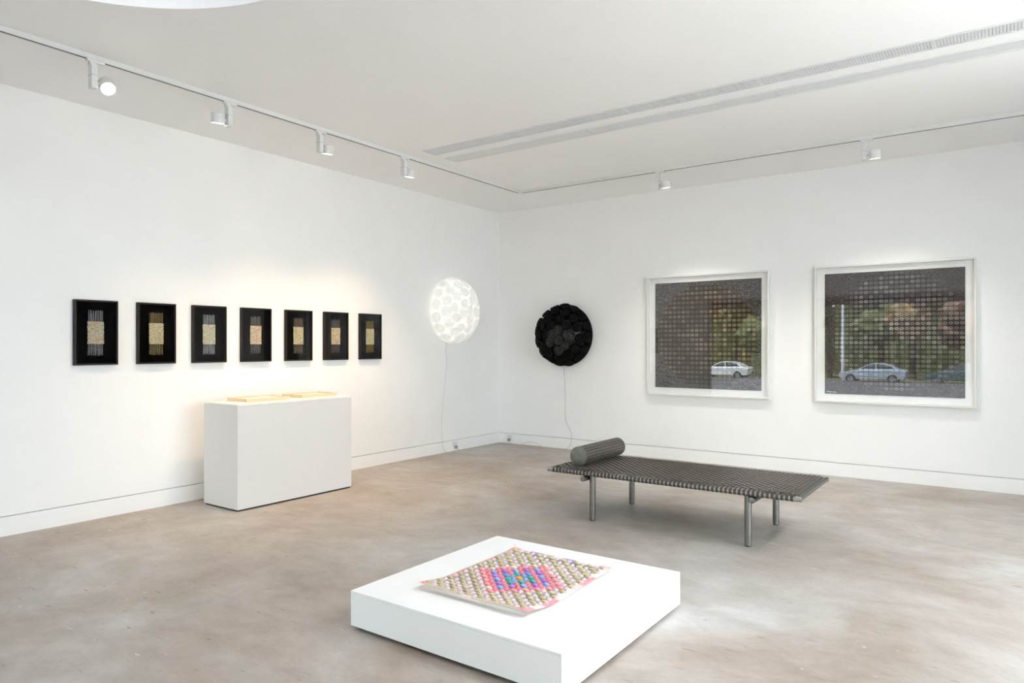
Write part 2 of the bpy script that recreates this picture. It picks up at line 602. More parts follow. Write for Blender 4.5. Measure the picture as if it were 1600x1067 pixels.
# east wall: tall daylight window and a dark double door near the corner
WY0, WY1, WZ0, WZ1 = -5.5, -2.6, 0.0, 3.15
DY0, DY1, DZ = -2.45, -0.12, 2.55
we = MB()
we.box(RX, RX + 0.2, WY1, DY0, 0, RZ).box(RX, RX + 0.2, RY - 0.2, WY0, 0, RZ).box(RX, RX + 0.2, WY0, WY1, WZ1, RZ)
we.box(RX, RX + 0.2, DY0, DY1, DZ, RZ).box(RX, RX + 0.2, DY1, 0.0, 0, RZ)
struct('wall_east', we, M['wall'])
w2 = MB()
ys = [WY0 + (WY1 - WY0) * i / 3 for i in range(4)]
for y in ys:
    w2.box(RX + 0.06, RX + 0.12, y - 0.025, y + 0.025, 0, WZ1)
w2.box(RX + 0.061, RX + 0.119, WY0, WY1, 0, 0.06).box(RX + 0.061, RX + 0.119, WY0, WY1, WZ1 - 0.05, WZ1)
win2 = struct('window_2', w2, M['alu'])
for i in range(3):
    MB().box(RX + 0.087, RX + 0.093, ys[i] + 0.026, ys[i + 1] - 0.026, 0.061, WZ1 - 0.051).build('pane', M['street_glass'], win2)
d1 = struct('door_1', ring_frame(MB(), DY0, DY1, -0.05, DZ, -0.05, 0.05, 0.05), M['door_dark'])
d1.rotation_euler = (0, 0, PI / 2)
d1.location = (RX + 0.1, 0, 0)
for a, b in ((DY0 + 0.05, (DY0 + DY1) / 2 - 0.003), ((DY0 + DY1) / 2 + 0.003, DY1 - 0.05)):
    MB().box(a, b, -0.02, 0.02, 0.005, DZ - 0.05).build('door_leaf', M['door_dark'], d1)

# ------------------------------------------------------------------ ceiling vents
def vent(name, label, y0, y1, x0, grille, group):
    t = thing(name, label, 'vent', (x0, (y0 + y1) / 2, RZ), 0, group)
    ln, h = RX - 0.4 - x0, (y1 - y0) / 2
    f = MB()
    f.box(-0.004, ln, -h - 0.012, -h, -0.012, 0).box(-0.004, ln, h, h + 0.008, -0.010, 0)
    f.box(-0.008, 0, -h, h, -0.006, 0).box(ln - 0.008, ln, -h, h, -0.008, 0)
    f.build('trim', M['fixture'], t)
    MB().box(0, ln - 0.008, -h, h, -0.002, 0).build('backing', M['vent_back'] if grille else M['vent_blade'], t)
    if grille:
        b = MB()
        x = 0.012
        while x < ln - 0.02:
            b.box(x, x + 0.010, -h, h, -0.0055, -0.0021)
            x += 0.018
        o = b.build('blades', M['vent_blade'], t)
        o['kind'] = 'stuff'
        for k in range(1, 6):
            MB().box(k * 1.07, k * 1.07 + 0.02, -h, h, -0.009, -0.002).build('joint_bar', M['fixture'], t)
    else:
        for k in range(1, 4):
            MB().box(k * 1.62, k * 1.62 + 0.006, -h, h, -0.0045, -0.002).build('joint_bar', M['vent_back'], t)
    return t
vent('air_vent', 'long grey slatted air vent in the ceiling, the one farther from the two pictures', -3.02, -2.87, 1.315, True, None)
vent('slot_vent', 'long plain pale slot in the ceiling beside the slatted vent, nearer the two pictures', -2.70, -2.54, 1.32, False, None)

# ------------------------------------------------------------------ lighting tracks
TX, TY, TX2 = 1.08, -1.035, 6.87
def track(name, label, x0, y0, x1, y1):
    t = thing(name, label, 'track', (x0, y0, RZ))
    dx, dy = x1 - x0, y1 - y0
    w, h = 0.018, 0.034
    if abs(dx) > abs(dy):
        MB().box(-w if dx > 0 else dx, dx if dx > 0 else w, -w, w, -h, 0).build('rail', M['fixture'], t, bevel=0.002)
        MB().box(min(0, dx) + 0.03, max(0, dx) - 0.03, -0.007, 0.007, -h - 0.0012, -h + 0.004).build('slot', M['slot'], t)
    else:
        MB().box(-w, w, min(0, dy) - w, max(0, dy) + (w if dy > 0 else -w), -h, 0).build('rail', M['fixture'], t, bevel=0.002)
        MB().box(-0.007, 0.007, min(0, dy) + 0.03, max(0, dy) - 0.03, -h - 0.0012, -h + 0.004).build('slot', M['slot'], t)
    return t
track('lighting_track', 'white ceiling track with four spotlights, running along the wall of black frames', TX, TY, TX, RY + 0.3)
track('lighting_track', 'white ceiling track with two spotlights, running along the wall of the white-framed pictures', TX + 0.02, TY, TX2 + 0.018, TY)
track('lighting_track', 'white ceiling track out of frame along the window side of the room', TX2, TY - 0.02, TX2, RY + 0.3)

SPOTN = [0]
def spotlight(label, x, y, along, side, target, energy, color, size=1.25, blend=1.0, group='track spotlights'):
    """along: unit vector of the track; the head hangs on +along*side next to the driver box."""
    t = thing('track_spotlight', label, 'spotlight', (x, y, RZ - 0.034), 0, None)
    ax = Vector((*along, 0))
    rot = math.atan2(ax.y, ax.x)
    t.rotation_euler = (0, 0, rot)
    MB().box(-0.035, 0.075, -0.016, 0.016, -0.016, 0.0).build('adapter', M['fixture'], t, bevel=0.003)
    MB().box(-0.019, 0.019, -0.019, 0.019, -0.04, -0.0161).build('stem', M['fixture'], t, bevel=0.002)
    MB().box(-0.019, 0.019, -0.040, 0.014, -0.192, -0.0401).build('driver_box', M['fixture'], t, bevel=0.004)
    MB().box(-0.0195, 0.0195, -0.0405, 0.0145, -0.108, -0.1065).build('seam', M['slot'], t)
    hz = -0.150
    hx = 0.088 * side
    MB().cyl((0.019 * side, -0.012, hz), (hx - 0.03 * side, -0.012, hz), 0.011, n=12).build('pivot', M['fixture'], t)
    # head: a short drum whose axis points at the target
    hc = Vector((hx, -0.012, hz))
    Rm = Matrix.Rotation(rot, 4, 'Z')
    wc = Vector((x, y, RZ - 0.034)) + (Rm @ hc)
    dirw = (Vector(target) - wc).normalized()
    dl = (Rm.inverted() @ dirw).normalized()
    q = dl.to_track_quat('Z', 'Y')
    head = MB().lathe([(0.0, -0.038), (0.046, -0.038), (0.050, -0.034), (0.050, 0.034), (0.047, 0.037), (0.043, 0.036), (0.041, 0.026), (0.0, 0.026)], 40)
    ho = head.build('head', M['fixture'], t, smooth=True)
    ho.rotation_mode = 'QUATERNION'
    ho.rotation_quaternion = q
    ho.location = hc
    ln = MB().lathe([(0.0, 0.0285), (0.040, 0.0285), (0.0405, 0.0265)], 40).build('lens', M['lens'], ho, smooth=True)
    li = D.lights.new('spot_beam', 'SPOT')
    li.energy = energy
    li.color = color
    li.spot_size = size
    li.spot_blend = blend
    li.shadow_soft_size = 0.035
    lo = D.objects.new('spot_beam', li)
    link(lo, t)
    lo.rotation_mode = 'QUATERNION'
    lo.rotation_quaternion = dl.to_track_quat('-Z', 'Y')
    lo.location = hc + dl * 0.045
    return t
spotlight('white track spotlight with its bright lens turned toward the camera', TX, -5.96, (0, 1), 1, (4.0, -6.3, 0.3), E_LEFT_ONE, SPOT_WARM, 1.9)
spotlight('white track spotlight with its drum head hanging on the left side of its driver box', TX, -4.985, (0, 1), -1, (0.5, -4.80, 0.0), E_LEFT * 0.7, SPOT_WARM, 1.4)
spotlight('white track spotlight above the cabinet, third along the left track from the brightest one', TX, -4.11, (0, 1), 1, (0.5, -3.90, 0.0), E_LEFT, SPOT_WARM, 1.6)
spotlight('small white track spotlight nearest the room corner on the track over the black frames', TX, -3.07, (0, 1), 1, (0.45, -3.0, 0.0), E_LEFT * 1.2, SPOT_WARM, 1.6)
spotlight('white track spotlight above the white-framed picture nearer the black lamp', 2.915, TY, (1, 0), 1, (3.05, -0.45, 0.0), E_RIGHT, SPOT_PALE, 1.7)
spotlight('white track spotlight above the white-framed picture with the car reflection', 4.925, TY, (1, 0), 1, (5.02, -0.45, 0.0), E_RIGHT, SPOT_PALE, 1.7)
spotlight('white track spotlight out of frame aimed at the low plinth', TX2, -5.0, (0, 1), 1, (4.0, -5.1, 0.2), E_RING, SPOT_COOL, 0.75, 1.0)
spotlight('added white track spotlight out of frame, brightening the floor beside the daybed', TX2, -3.2, (0, 1), 1, (5.6, -3.0, 0.0), E_RING * 0.7, SPOT_COOL, 1.9, 1.0)  # added fill lamp, its floor bounce lifts the ceiling and right wall
spotlight('added white track spotlight out of frame, brightening the floor by the window', TX2, -6.6, (0, 1), 1, (6.2, -6.0, 0.0), E_RING * 0.5, SPOT_COOL, 1.9, 1.0)  # another unseen fill lamp added for bounce off the floor

# ------------------------------------------------------------------ seven black framed weavings on the left wall
FY = [-5.638, -5.150, -4.664, -4.177, -3.677, -3.187, -2.685]
FW, FZ0, FZ1 = 0.327, 1.2440, 1.7655
weav = [
    ('black framed weaving with grey threads, first of the row at the far left', (0.25, 0.26, 0.27), (0.52, 0.47, 0.36), (0.55, 0.25, 0.13)),
    ('black framed weaving with brownish gold threads, second from the far left', (0.24, 0.17, 0.055), (0.56, 0.50, 0.33), (0.50, 0.32, 0.16)),
    ('black framed weaving with silver threads, third from the far left', (0.33, 0.35, 0.37), (0.55, 0.53, 0.40), (0.42, 0.42, 0.33)),
    ('black framed weaving with a cream and red panel, middle one of the seven', (0.13, 0.115, 0.105), (0.60, 0.50, 0.37), (0.55, 0.20, 0.13)),
    ('black framed weaving with dark copper threads, fifth from the far left', (0.15, 0.10, 0.075), (0.58, 0.49, 0.30), (0.25, 0.27, 0.20)),
    ('black framed weaving with dark brown threads and a red line under its panel', (0.085, 0.06, 0.05), (0.60, 0.49, 0.31), (0.42, 0.16, 0.10)),
    ('black framed weaving with olive gold threads, nearest the white lamp', (0.20, 0.155, 0.02), (0.60, 0.52, 0.30), (0.30, 0.31, 0.20)),
]
for i, (lab, thr, pan, acc) in enumerate(weav):
    t = thing('framed_weaving', lab, 'frame', (0.0, FY[i], FZ0), PI / 2, 'black framed weavings on the left wall')
    H = FZ1 - FZ0
    ring_frame(MB(), 0, FW, 0, H, -0.040, -0.001, 0.013).build('frame', M['black_frame'], t, bevel=0.0012)
    MB().box(0.012, FW - 0.012, -0.012, -0.004, 0.012, H - 0.012).build('mount', M['black_mount'], t)
    MB().box(0.0131, FW - 0.0131, -0.032, -0.030, 0.0131, H - 0.0131).build('glass', M['glass_low'], t)
    rnd = random.Random(40 + i)
    cx = FW / 2 + 0.0
    tw = 0.114
    z0, z1 = 0.079, 0.438
    tm = mat('thread_%d' % i, thr, 0.45, noise_amt=0.4, noise_scale=30)
    fr = MB()
    for k in range(24):
        x = cx - tw / 2 + tw * (k + 0.5) / 24 + rnd.uniform(-0.0016, 0.0016)
        xe, xb = x + rnd.uniform(-0.004, 0.004), x + rnd.uniform(-0.004, 0.004)
        fr.tube([(xb, -0.0145, z0 + rnd.uniform(-0.006, 0.004)), (x, -0.0150, 0.17), (x, -0.0150, 0.35), (xe, -0.0145, z1 + rnd.uniform(-0.004, 0.006))], 0.00125, 5)
    fo = fr.build('warp_threads', tm, t)
    fo['kind'] = 'stuff'
    # woven panel: rows of paper strips, each a little proud and a little uneven
    pm = text_mat('woven_paper_%d' % i, pan, acc, 1.7 + i * 2.3)
    pw = MB()
    rows = 16
    pz0, pz1 = 0.170, 0.350
    for k in range(rows):
        a = pz0 + (pz1 - pz0) * k / rows
        b = a + (pz1 - pz0) / rows * 0.93
        e0, e1 = rnd.uniform(-0.003, 0.001), rnd.uniform(-0.001, 0.003)
        yy = -0.0185 - rnd.uniform(0, 0.0015)
        pw.box(cx - tw / 2 - 0.003 + e0, cx + tw / 2 + 0.003 + e1, yy, -0.0166, a, b)
    pw.build('woven_panel', pm, t)

# ------------------------------------------------------------------ two white framed prints on the right wall
def quad_print(name, m, parent, x0, x1, z0, z1, y):
    mb = MB().box(x0, x1, y, y + 0.003, z0, z1)
    o = mb.build(name, m, parent)
    uvl = o.data.uv_layers.new(name='UVMap')
    for lp in o.data.loops:
        v = o.data.vertices[lp.vertex_index].co
        uvl.data[lp.index].uv = ((v.x - x0) / (x1 - x0), (v.z - z0) / (z1 - z0))
    return o
PIC = [('dark brown grid print in a deep white frame, nearer the black wall lamp', 2.332, 3.812, 'art_brown'),
       ('dark grey grid print in a deep white frame, reflecting a parked car', 4.292, 5.750, 'art_grey')]
for lab, x0, x1, am in PIC:
    t = thing('framed_print', lab, 'picture', (x0, 0, 0.795), 0, 'white framed prints on the right wall')
    w, h = x1 - x0, 1.457
    ring_frame(MB(), 0, w, 0, h, -0.056, -0.001, 0.018).build('frame', M['white_frame'], t, bevel=0.0015)
    MB().box(0.0175, w - 0.0175, -0.014, -0.004, 0.0175, h - 0.0175).build('mount', M['white_mount'], t)
    quad_print('print', M[am], t, 0.098, w - 0.092, 0.091, h - 0.083, -0.020)
    MB().box(0.0181, w - 0.0181, -0.047, -0.044, 0.0181, h - 0.0181).build('glass', M['glass'], t)
    if am == 'art_grey':
        sg = MB()
        rnd = random.Random(5)
        for k in range(9):
            xx = 0.115 + k * 0.011
            sg.box(xx, xx + 0.007, -0.0208, -0.0203, 0.105 + rnd.uniform(-0.002, 0.002), 0.112 + rnd.uniform(-0.002, 0.004))
        sg.build('signature', M['paper'], t)

# ------------------------------------------------------------------ pleated dome lamps
def puff_mesh(name, m):
    n = 40
    prof = [(0.036, -0.012), (0.040, 0.006), (0.052, 0.022), (0.063, 0.040), (0.067, 0.056), (0.065, 0.068), (0.058, 0.075), (0.051, 0.072), (0.046, 0.066), (0.036, 0.071), (0.022, 0.074), (0.010, 0.075)]
    vs, fs = [], []
    for k, (r, z) in enumerate(prof):
        for i in range(n):
            a = 2 * PI * i / n
            amp = 0.045 if k < 7 else 0.02
            rr = r * (1 + amp * math.sin(a * 13 + k * 0.4) * (0.6 + 0.4 * math.sin(3 * a)))
            zz = z + (0.0022 * math.sin(a * 10 + k) if k > 7 else 0.0012 * math.sin(a * 7))
            vs.append((rr * math.cos(a), rr * math.sin(a), zz))
    for k in range(len(prof) - 1):
        for i in range(n):
            fs.append((k * n + i, k * n + (i + 1) % n, (k + 1) * n + (i + 1) % n, (k + 1) * n + i))
    vs.append((0, 0, 0.073))
    c = len(vs) - 1
    k = len(prof) - 1
    fs += [(k * n + i, k * n + (i + 1) % n, c) for i in range(n)]
    mb = MB().add(vs, fs)
    return mb.mesh(name, m, smooth=True)

def dome_lamp(label, loc, rotz, R, P, fab, shade_m, glint_m, seed, glint_r=0.0):
    """Local -Y points out of the wall, R is the base radius, P the dome height."""
    t = thing('dome_lamp', label, 'lamp', loc, rotz, 'pleated dome wall lamps')
    br = MB().lathe([(0.001, 0.002), (R * 1.17, 0.002), (R * 1.20, 0.012), (R * 1.20, 0.040), (R * 1.16, 0.052), (R * 1.0, 0.055)], 64).build('base_ring', fab, t, smooth=True)
    br.rotation_euler = (PI / 2, 0, 0)
    prof = [(R * 1.0, 0.050)]
    for k in range(1, 13):
        a = PI / 2 * k / 12
        prof.append((R * 0.99 * math.cos(a) + 1e-4, 0.05 + P * math.sin(a)))
    sh = MB().lathe(prof, 64).build('shade', shade_m, t, smooth=True)
    sh.rotation_euler = (PI / 2, 0, 0)
    rnd = random.Random(seed)
    pm = puff_mesh('puff', fab)
    pg = puff_mesh('puff', glint_m) if glint_m else pm
    # rings of puffs from the rim to the crown
    rings = [(0.20, 16), (0.58, 14), (0.93, 10), (1.27, 5), (PI / 2, 1)]
    for ri, (el, cnt) in enumerate(rings):
        for k in range(cnt):
            az = 2 * PI * (k + 0.5 * (ri % 2) + rnd.uniform(-0.09, 0.09)) / cnt + seed
            e = el + (rnd.uniform(-0.05, 0.05) if 0 < ri < 4 else 0)
            ce, se = math.cos(e), math.sin(e)
            p = Vector((R * ce * math.cos(az), -(0.05 + P * se), R * ce * math.sin(az)))
            nrm = Vector((ce * math.cos(az) / R, -(se / P) - 0.1, ce * math.sin(az) / R)).normalized()
            s = rnd.uniform(0.93, 1.05) * (R / 0.345)
            o = D.objects.new('puff', pg if (glint_m and math.hypot(p.x - 0.08, p.z + 0.05) < glint_r) else pm)
            link(o, t)
            q = nrm.to_track_quat('Z', 'Y')
            o.matrix_local = Matrix.Translation(p - nrm * 0.016) @ q.to_matrix().to_4x4() @ Matrix.Rotation(rnd.uniform(0, 6), 4, 'Z') @ Matrix.Diagonal((s, s, s * 1.2, 1))
    return t

lw = dome_lamp('round white pleated dome lamp hanging on the wall beside the corner', (0.0, -1.10, 1.862), PI / 2, 0.355, 0.23, M['white_fabric'], M['white_shade'], None, 3)
lb = dome_lamp('round black pleated dome lamp hanging on the wall beside the corner', (1.130, 0.0, 1.542), 0, 0.345, 0.25, M['black_fabric'], M['black_shade'], M['black_glints'], 5, 0.17)

def smooth_path(pts, k=6):
    pts = [Vector(p) for p in pts]
    out = []
    for i in range(len(pts) - 1):
        p0, p1, p2, p3 = pts[max(i - 1, 0)], pts[i], pts[i + 1], pts[min(i + 2, len(pts) - 1)]
        for j in range(k):
            s = j / k
            out.append(0.5 * ((2 * p1) + (p2 - p0) * s + (2 * p0 - 5 * p1 + 4 * p2 - p3) * s * s + (3 * p1 - p0 - 3 * p2 + p3) * s ** 3))
    out.append(pts[-1])
    return out

def cord(parent, pts_world, m, plug_at, r=0.003):
    inv = (Matrix.Translation(parent.location) @ Matrix.Rotation(parent.rotation_euler.z, 4, 'Z')).inverted()
    c = MB().tube([inv @ p for p in smooth_path(pts_world)], r).build('cord', m, parent, smooth=True)
    pl = MB()
    (x0, x1, y0, y1, z0, z1) = plug_at
    a, b = inv @ Vector((x0, y0, z0)), inv @ Vector((x1, y1, z1))
    pl.box(min(a.x, b.x), max(a.x, b.x), min(a.y, b.y), max(a.y, b.y), min(a.z, b.z), max(a.z, b.z))
    pl.build('plug', M['plug_dark'], c, bevel=0.006)
    return c
cord(lw, [(0.03, -1.19, 1.46), (0.007, -1.182, 1.35), (0.006, -1.17, 1.14), (0.006, -1.225, 0.74), (0.006, -1.258, 0.44), (0.006, -1.25, 0.16), (0.007, -1.225, 0.05),
          (0.03, -1.17, 0.004), (0.09, -1.10, 0.004), (0.12, -0.99, 0.004), (0.08, -0.92, 0.004), (0.05, -0.96, 0.012), (0.04, -0.99, 0.04)],
     M['cord_white'], (0.0075, 0.042, -1.012, -0.978, 0.030, 0.072))
cord(lb, [(1.12, -0.03, 1.16), (1.103, -0.007, 1.05), (1.118, -0.006, 0.79), (1.12, -0.006, 0.42), (1.19, -0.006, 0.27), (1.222, -0.006, 0.19), (1.19, -0.008, 0.05),
          (1.12, -0.02, 0.004), (0.98, -0.035, 0.004), (0.86, -0.03, 0.004), (0.73, -0.02, 0.006), (0.65, -0.008, 0.038), (0.56, -0.007, 0.052), (0.46, -0.008, 0.03), (0.40, -0.03, 0.004), (0.30, -0.05, 0.004), (0.22, -0.04, 0.012), (0.19, -0.035, 0.04)],
     M['cord_clear'], (0.172, 0.206, -0.042, -0.0075, 0.032, 0.074))

def socket(label, loc, rotz):
    t = thing('wall_socket', label, 'socket', loc, rotz, 'wall sockets in the skirting')
    MB().box(-0.043, 0.043, -0.0055, -0.0005, -0.036, 0.036).build('plate', M['plug'], t, bevel=0.002)
    MB().box(0.012, 0.026, -0.0085, -0.0056, 0.004, 0.022).build('switch', M['plug'], t, bevel=0.001)
socket('white wall socket low on the skirting under the white lamp', (0.0015, -0.995, 0.085), PI / 2)
socket('white wall socket low on the skirting under the black lamp, beside the corner', (0.185, -0.0015, 0.082), 0)

# ------------------------------------------------------------------ white display cabinet with two timber trays
t = thing('display_cabinet', 'tall white box cabinet standing against the wall under the black frames', 'cabinet', (0.212, -4.667, 0))
MB().box(0.012, 0.498, 0.012, 1.233, 0, 0.014).build('base', M['shadow_gap'], t)
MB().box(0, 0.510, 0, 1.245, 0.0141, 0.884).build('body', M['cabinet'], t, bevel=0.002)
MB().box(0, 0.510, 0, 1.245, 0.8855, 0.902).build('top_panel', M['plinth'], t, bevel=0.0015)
def tray(label, corners, z):
    """corners: front-left pair then back pair in world xy; a shallow timber frame lying flat."""
    c = Vector((sum(p[0] for p in corners) / 4, sum(p[1] for p in corners) / 4, z))
    t = thing('timber_tray', label, 'tray', c, 0, 'shallow timber trays on the white cabinet')
    u = Vector((corners[1][0] - corners[0][0], corners[1][1] - corners[0][1], 0))
    rot = math.atan2(u.y, u.x)
    t.rotation_euler = (0, 0, rot)
    w = u.length / 2
    l = Vector((corners[2][0] - corners[1][0], corners[2][1] - corners[1][1], 0)).length / 2
    f = MB()
    for q in (((-w, w), (-l, -l + 0.016)), ((-w, w), (l - 0.016, l)), ((-w, -w + 0.016), (-l + 0.0161, l - 0.0161)), ((w - 0.016, w), (-l + 0.0161, l - 0.0161))):
        MB().box(q[0][0], q[0][1], q[1][0], q[1][1], 0, 0.028).build('rim', M['pine'], t, bevel=0.0015)
    MB().box(-w + 0.0161, w - 0.0161, -l + 0.0161, l - 0.0161, 0.001, 0.018).build('paper_panel', M['paper'], t)
    return t
tray('pale timber tray on the white cabinet, nearer its left end', [(0.245, -4.455), (0.555, -4.465), (0.552, -4.02), (0.24, -4.01)], 0.902)
tray('pale timber tray on the white cabinet, nearer its right end', [(0.225, -3.868), (0.520, -3.862), (0.518, -3.425), (0.222, -3.43)], 0.902)

# ------------------------------------------------------------------ low plinth and woven mat
PX0, PX1, PY0, PY1, PT = 3.343, 4.562, -5.742, -4.530, 0.190
t = thing('low_plinth', 'low square white plinth standing on the concrete floor under the colourful woven mat', 'plinth', (PX0, PY0, 0))
MB().box(0.03, PX1 - PX0 - 0.03, 0.03, PY1 - PY0 - 0.03, 0, 0.018).build('base', M['shadow_gap'], t)
MB().box(0, PX1 - PX0, 0, PY1 - PY0, 0.0181, PT - 0.0125).build('body', M['plinth'], t, bevel=0.0015)
MB().box(0, PX1 - PX0, 0, PY1 - PY0, PT - 0.0120, PT).build('top_panel', M['plinth'], t, bevel=0.0015)

mx0, my0, CP = 3.628, -5.530, 0.0412
NX, NY = 15, 19
mt = thing('woven_mat', 'colourful mat woven from folded paper strips lying on the low white plinth', 'mat', (mx0, my0, PT))
def lift(x, y):
    f = max(0.0, 1 - y / 0.20)
    b = max(0.0, (y - NY * CP + 0.14) / 0.14)
    wav = 0.5 + 0.5 * math.sin(x * 13.0 + 0.9)
    e = max(0.0, 1 - x / 0.10)
    r = max(0.0, (x - NX * CP + 0.09) / 0.09)
    return 0.0125 + 0.026 * f ** 1.5 * (0.75 + 0.25 * wav) + 0.007 * b * b + 0.005 * e * e + 0.008 * r * r * (0.5 + 0.5 * math.sin(y * 9 + 2.2))
BC = {'orange': (0.90, 0.33, 0.06), 'blue': (0.17, 0.27, 0.56), 'green': (0.07, 0.36, 0.30), 'pink': (0.78, 0.17, 0.21), 'rose': (0.76, 0.31, 0.33), 'purple': (0.38, 0.16, 0.56),
      'sky': (0.25, 0.37, 0.66), 'olive': (0.47, 0.41, 0.26), 'straw': (0.53, 0.45, 0.31), 'lilac': (0.60, 0.48, 0.50), 'cream': (0.74, 0.58, 0.45)}
def bead_mesh(c, along_x):
    n, k = 12, 5
    L_, W_, T_ = (CP * 0.58, CP * 0.30, 0.0085) if along_x else (CP * 0.47, CP * 0.29, 0.0075)
    vs, fs = [], []
    for j in range(k + 1):
        phi = -PI / 2 + PI * j / k
        for i in range(n):
            a = 2 * PI * i / n
            x = L_ * math.cos(phi) ** 0.8 * math.copysign(abs(math.cos(a)) ** 0.9, math.cos(a)) if abs(math.cos(phi)) > 1e-6 else 0
            y = W_ * math.cos(phi) ** 0.8 * math.copysign(abs(math.sin(a)) ** 0.8, math.sin(a)) if abs(math.cos(phi)) > 1e-6 else 0
            z = T_ * math.sin(phi) - 0.006 * (x / L_) ** 2
            vs.append((x, y, z) if along_x else (y, -x, z))
    for j in range(k):
        for i in range(n):
            fs.append((j * n + i, j * n + (i + 1) % n, (j + 1) * n + (i + 1) % n, (j + 1) * n + i))
    return MB().add(vs, fs).mesh('bead', BM[c], smooth=True)
BM = {c: mat('paper_' + c, v, 0.55, color2=tuple(min(0.9, x * 0.55 + 0.30) for x in v), noise_scale=75) for c, v in BC.items()}
for bmn in BM.values():
    for nd in bmn.node_tree.nodes:
        if nd.type == 'VALTORGB':
            nd.color_ramp.elements[0].position, nd.color_ramp.elements[1].position = 0.30, 0.42
BMESH = {}
rb = random.Random(11)
ci, cj = 7, 9
for i in range(NX):
    for j in range(NY):
        dx, dy = i - ci, j - cj
        m_ = abs(dx) + abs(dy)
        par = (i + j) % 2
        if m_ == 0: c = 'orange'
        elif m_ == 1: c = 'blue'
        elif m_ == 2: c = 'green' if dx * dy != 0 or rb.random() < 0.7 else 'blue'
        elif m_ == 3: c = 'pink'
        elif m_ == 4: c = 'purple' if (dx % 2) else 'sky'
        elif m_ == 5: c = 'pink'
        elif m_ == 6: c = 'rose' if rb.random() < 0.65 else 'cream'
        elif par: c = 'lilac'
        else: c = 'olive' if rb.random() < 0.6 else 'straw'
        key = (c, par == 0)
        if key not in BMESH:
            BMESH[key] = bead_mesh(c, par == 0)
        o = D.objects.new('bead', BMESH[key])
        link(o, mt)
        x, y = (i + 0.5) * CP, (j + 0.5) * CP
        z = lift(x, y)
        sx = (lift(x + 0.02, y) - lift(x - 0.02, y)) / 0.04
        sy = (lift(x, y + 0.02) - lift(x, y - 0.02)) / 0.04
        o.location = (x + rb.uniform(-0.001, 0.001), y + rb.uniform(-0.001, 0.001), z)
        o.rotation_euler = (math.atan(sy) + rb.uniform(-0.05, 0.05), -math.atan(sx) + rb.uniform(-0.05, 0.05), rb.uniform(-0.06, 0.06))
HM = {'white': mat('paper_white', (0.80, 0.78, 0.78), 0.5, noise_amt=0.1, noise_scale=60),
      'pink': mat('paper_hem_pink', (0.86, 0.20, 0.26), 0.5, color2=(0.84, 0.42, 0.45), noise_scale=90),
      'pale': mat('paper_hem_pale', (0.82, 0.62, 0.62), 0.5, noise_amt=0.1, noise_scale=60),
      'blue': mat('paper_hem_blue', (0.20, 0.28, 0.60), 0.5, color2=(0.42, 0.22, 0.60), noise_scale=80),
      'tan': mat('paper_hem_tan', (0.62, 0.52, 0.40), 0.5, noise_amt=0.2, noise_scale=60)}
def hem(edge, a, b, c, wd=0.020):
    """A folded paper tab along one edge of the mat, from a to b."""
    n = max(2, int((b - a) / 0.02))
    vs, fs = [], []
    for k in range(n + 1):
        s = a + (b - a) * k / n
        for w_ in (-0.012, wd):
            if edge == 'right': x, y = NX * CP + w_, s
            elif edge == 'left': x, y = -w_, s
            elif edge == 'front': x, y = s, -w_
            else: x, y = s, NY * CP + w_
            z = max(0.003, lift(min(max(x, 0), NX * CP), min(max(y, 0), NY * CP)) - 0.001 - (0.003 if w_ > 0 else 0))
            vs += [(x, y, z), (x, y, z - 0.0018)]
    for k in range(n):
        q = k * 4
        fs += [(q, q + 2, q + 6, q + 4), (q + 1, q + 5, q + 7, q + 3), (q, q + 4, q + 5, q + 1), (q + 2, q + 3, q + 7, q + 6)]
    fs += [(0, 1, 3, 2), (n * 4, n * 4 + 2, n * 4 + 3, n * 4 + 1)]
    MB().add(vs, fs).build('hem_tab', HM[c], mt)
LX, LY = NX * CP, NY * CP
for a, b, c in ((-0.012, 0.05, 'pink'), (0.052, 0.13, 'white'), (0.132, 0.25, 'pink'), (0.252, 0.40, 'white'), (0.402, 0.48, 'pale'), (0.482, 0.61, 'pink'), (0.612, 0.73, 'white'), (0.732, LY + 0.012, 'pale')):
    hem('right', a, b, c)
for a, b, c in ((-0.01, 0.03, 'pink'), (0.032, 0.22, 'tan'), (0.222, 0.34, 'pink'), (0.342, 0.52, 'tan'), (0.522, 0.63, 'pink'), (0.632, 0.74, 'tan'), (0.742, LY + 0.01, 'pink')):
    hem('left', a, b, c, 0.014)
for a, b, c in ((-0.01, 0.04, 'pink'), (0.042, 0.11, 'white'), (0.112, 0.19, 'blue'), (0.192, 0.27, 'tan'), (0.272, 0.33, 'white'), (0.332, 0.41, 'blue'), (0.412, 0.56, 'white'), (0.562, LX + 0.01, 'pink')):
    hem('back', a, b, c, 0.022)
for a, b, c in ((-0.01, 0.03, 'pink'), (0.032, 0.25, 'tan'), (0.252, 0.31, 'pale'), (0.312, 0.57, 'tan'), (0.572, LX + 0.01, 'pink')):
    hem('front', a, b, c, 0.008)
MB().tube(smooth_path([(0.004, LY + 0.004, 0.012), (0.0, LY + 0.008, 0.026), (-0.003, LY + 0.006, 0.042)], 4), 0.0012, 5).build('loose_thread', HM['pink'], mt)

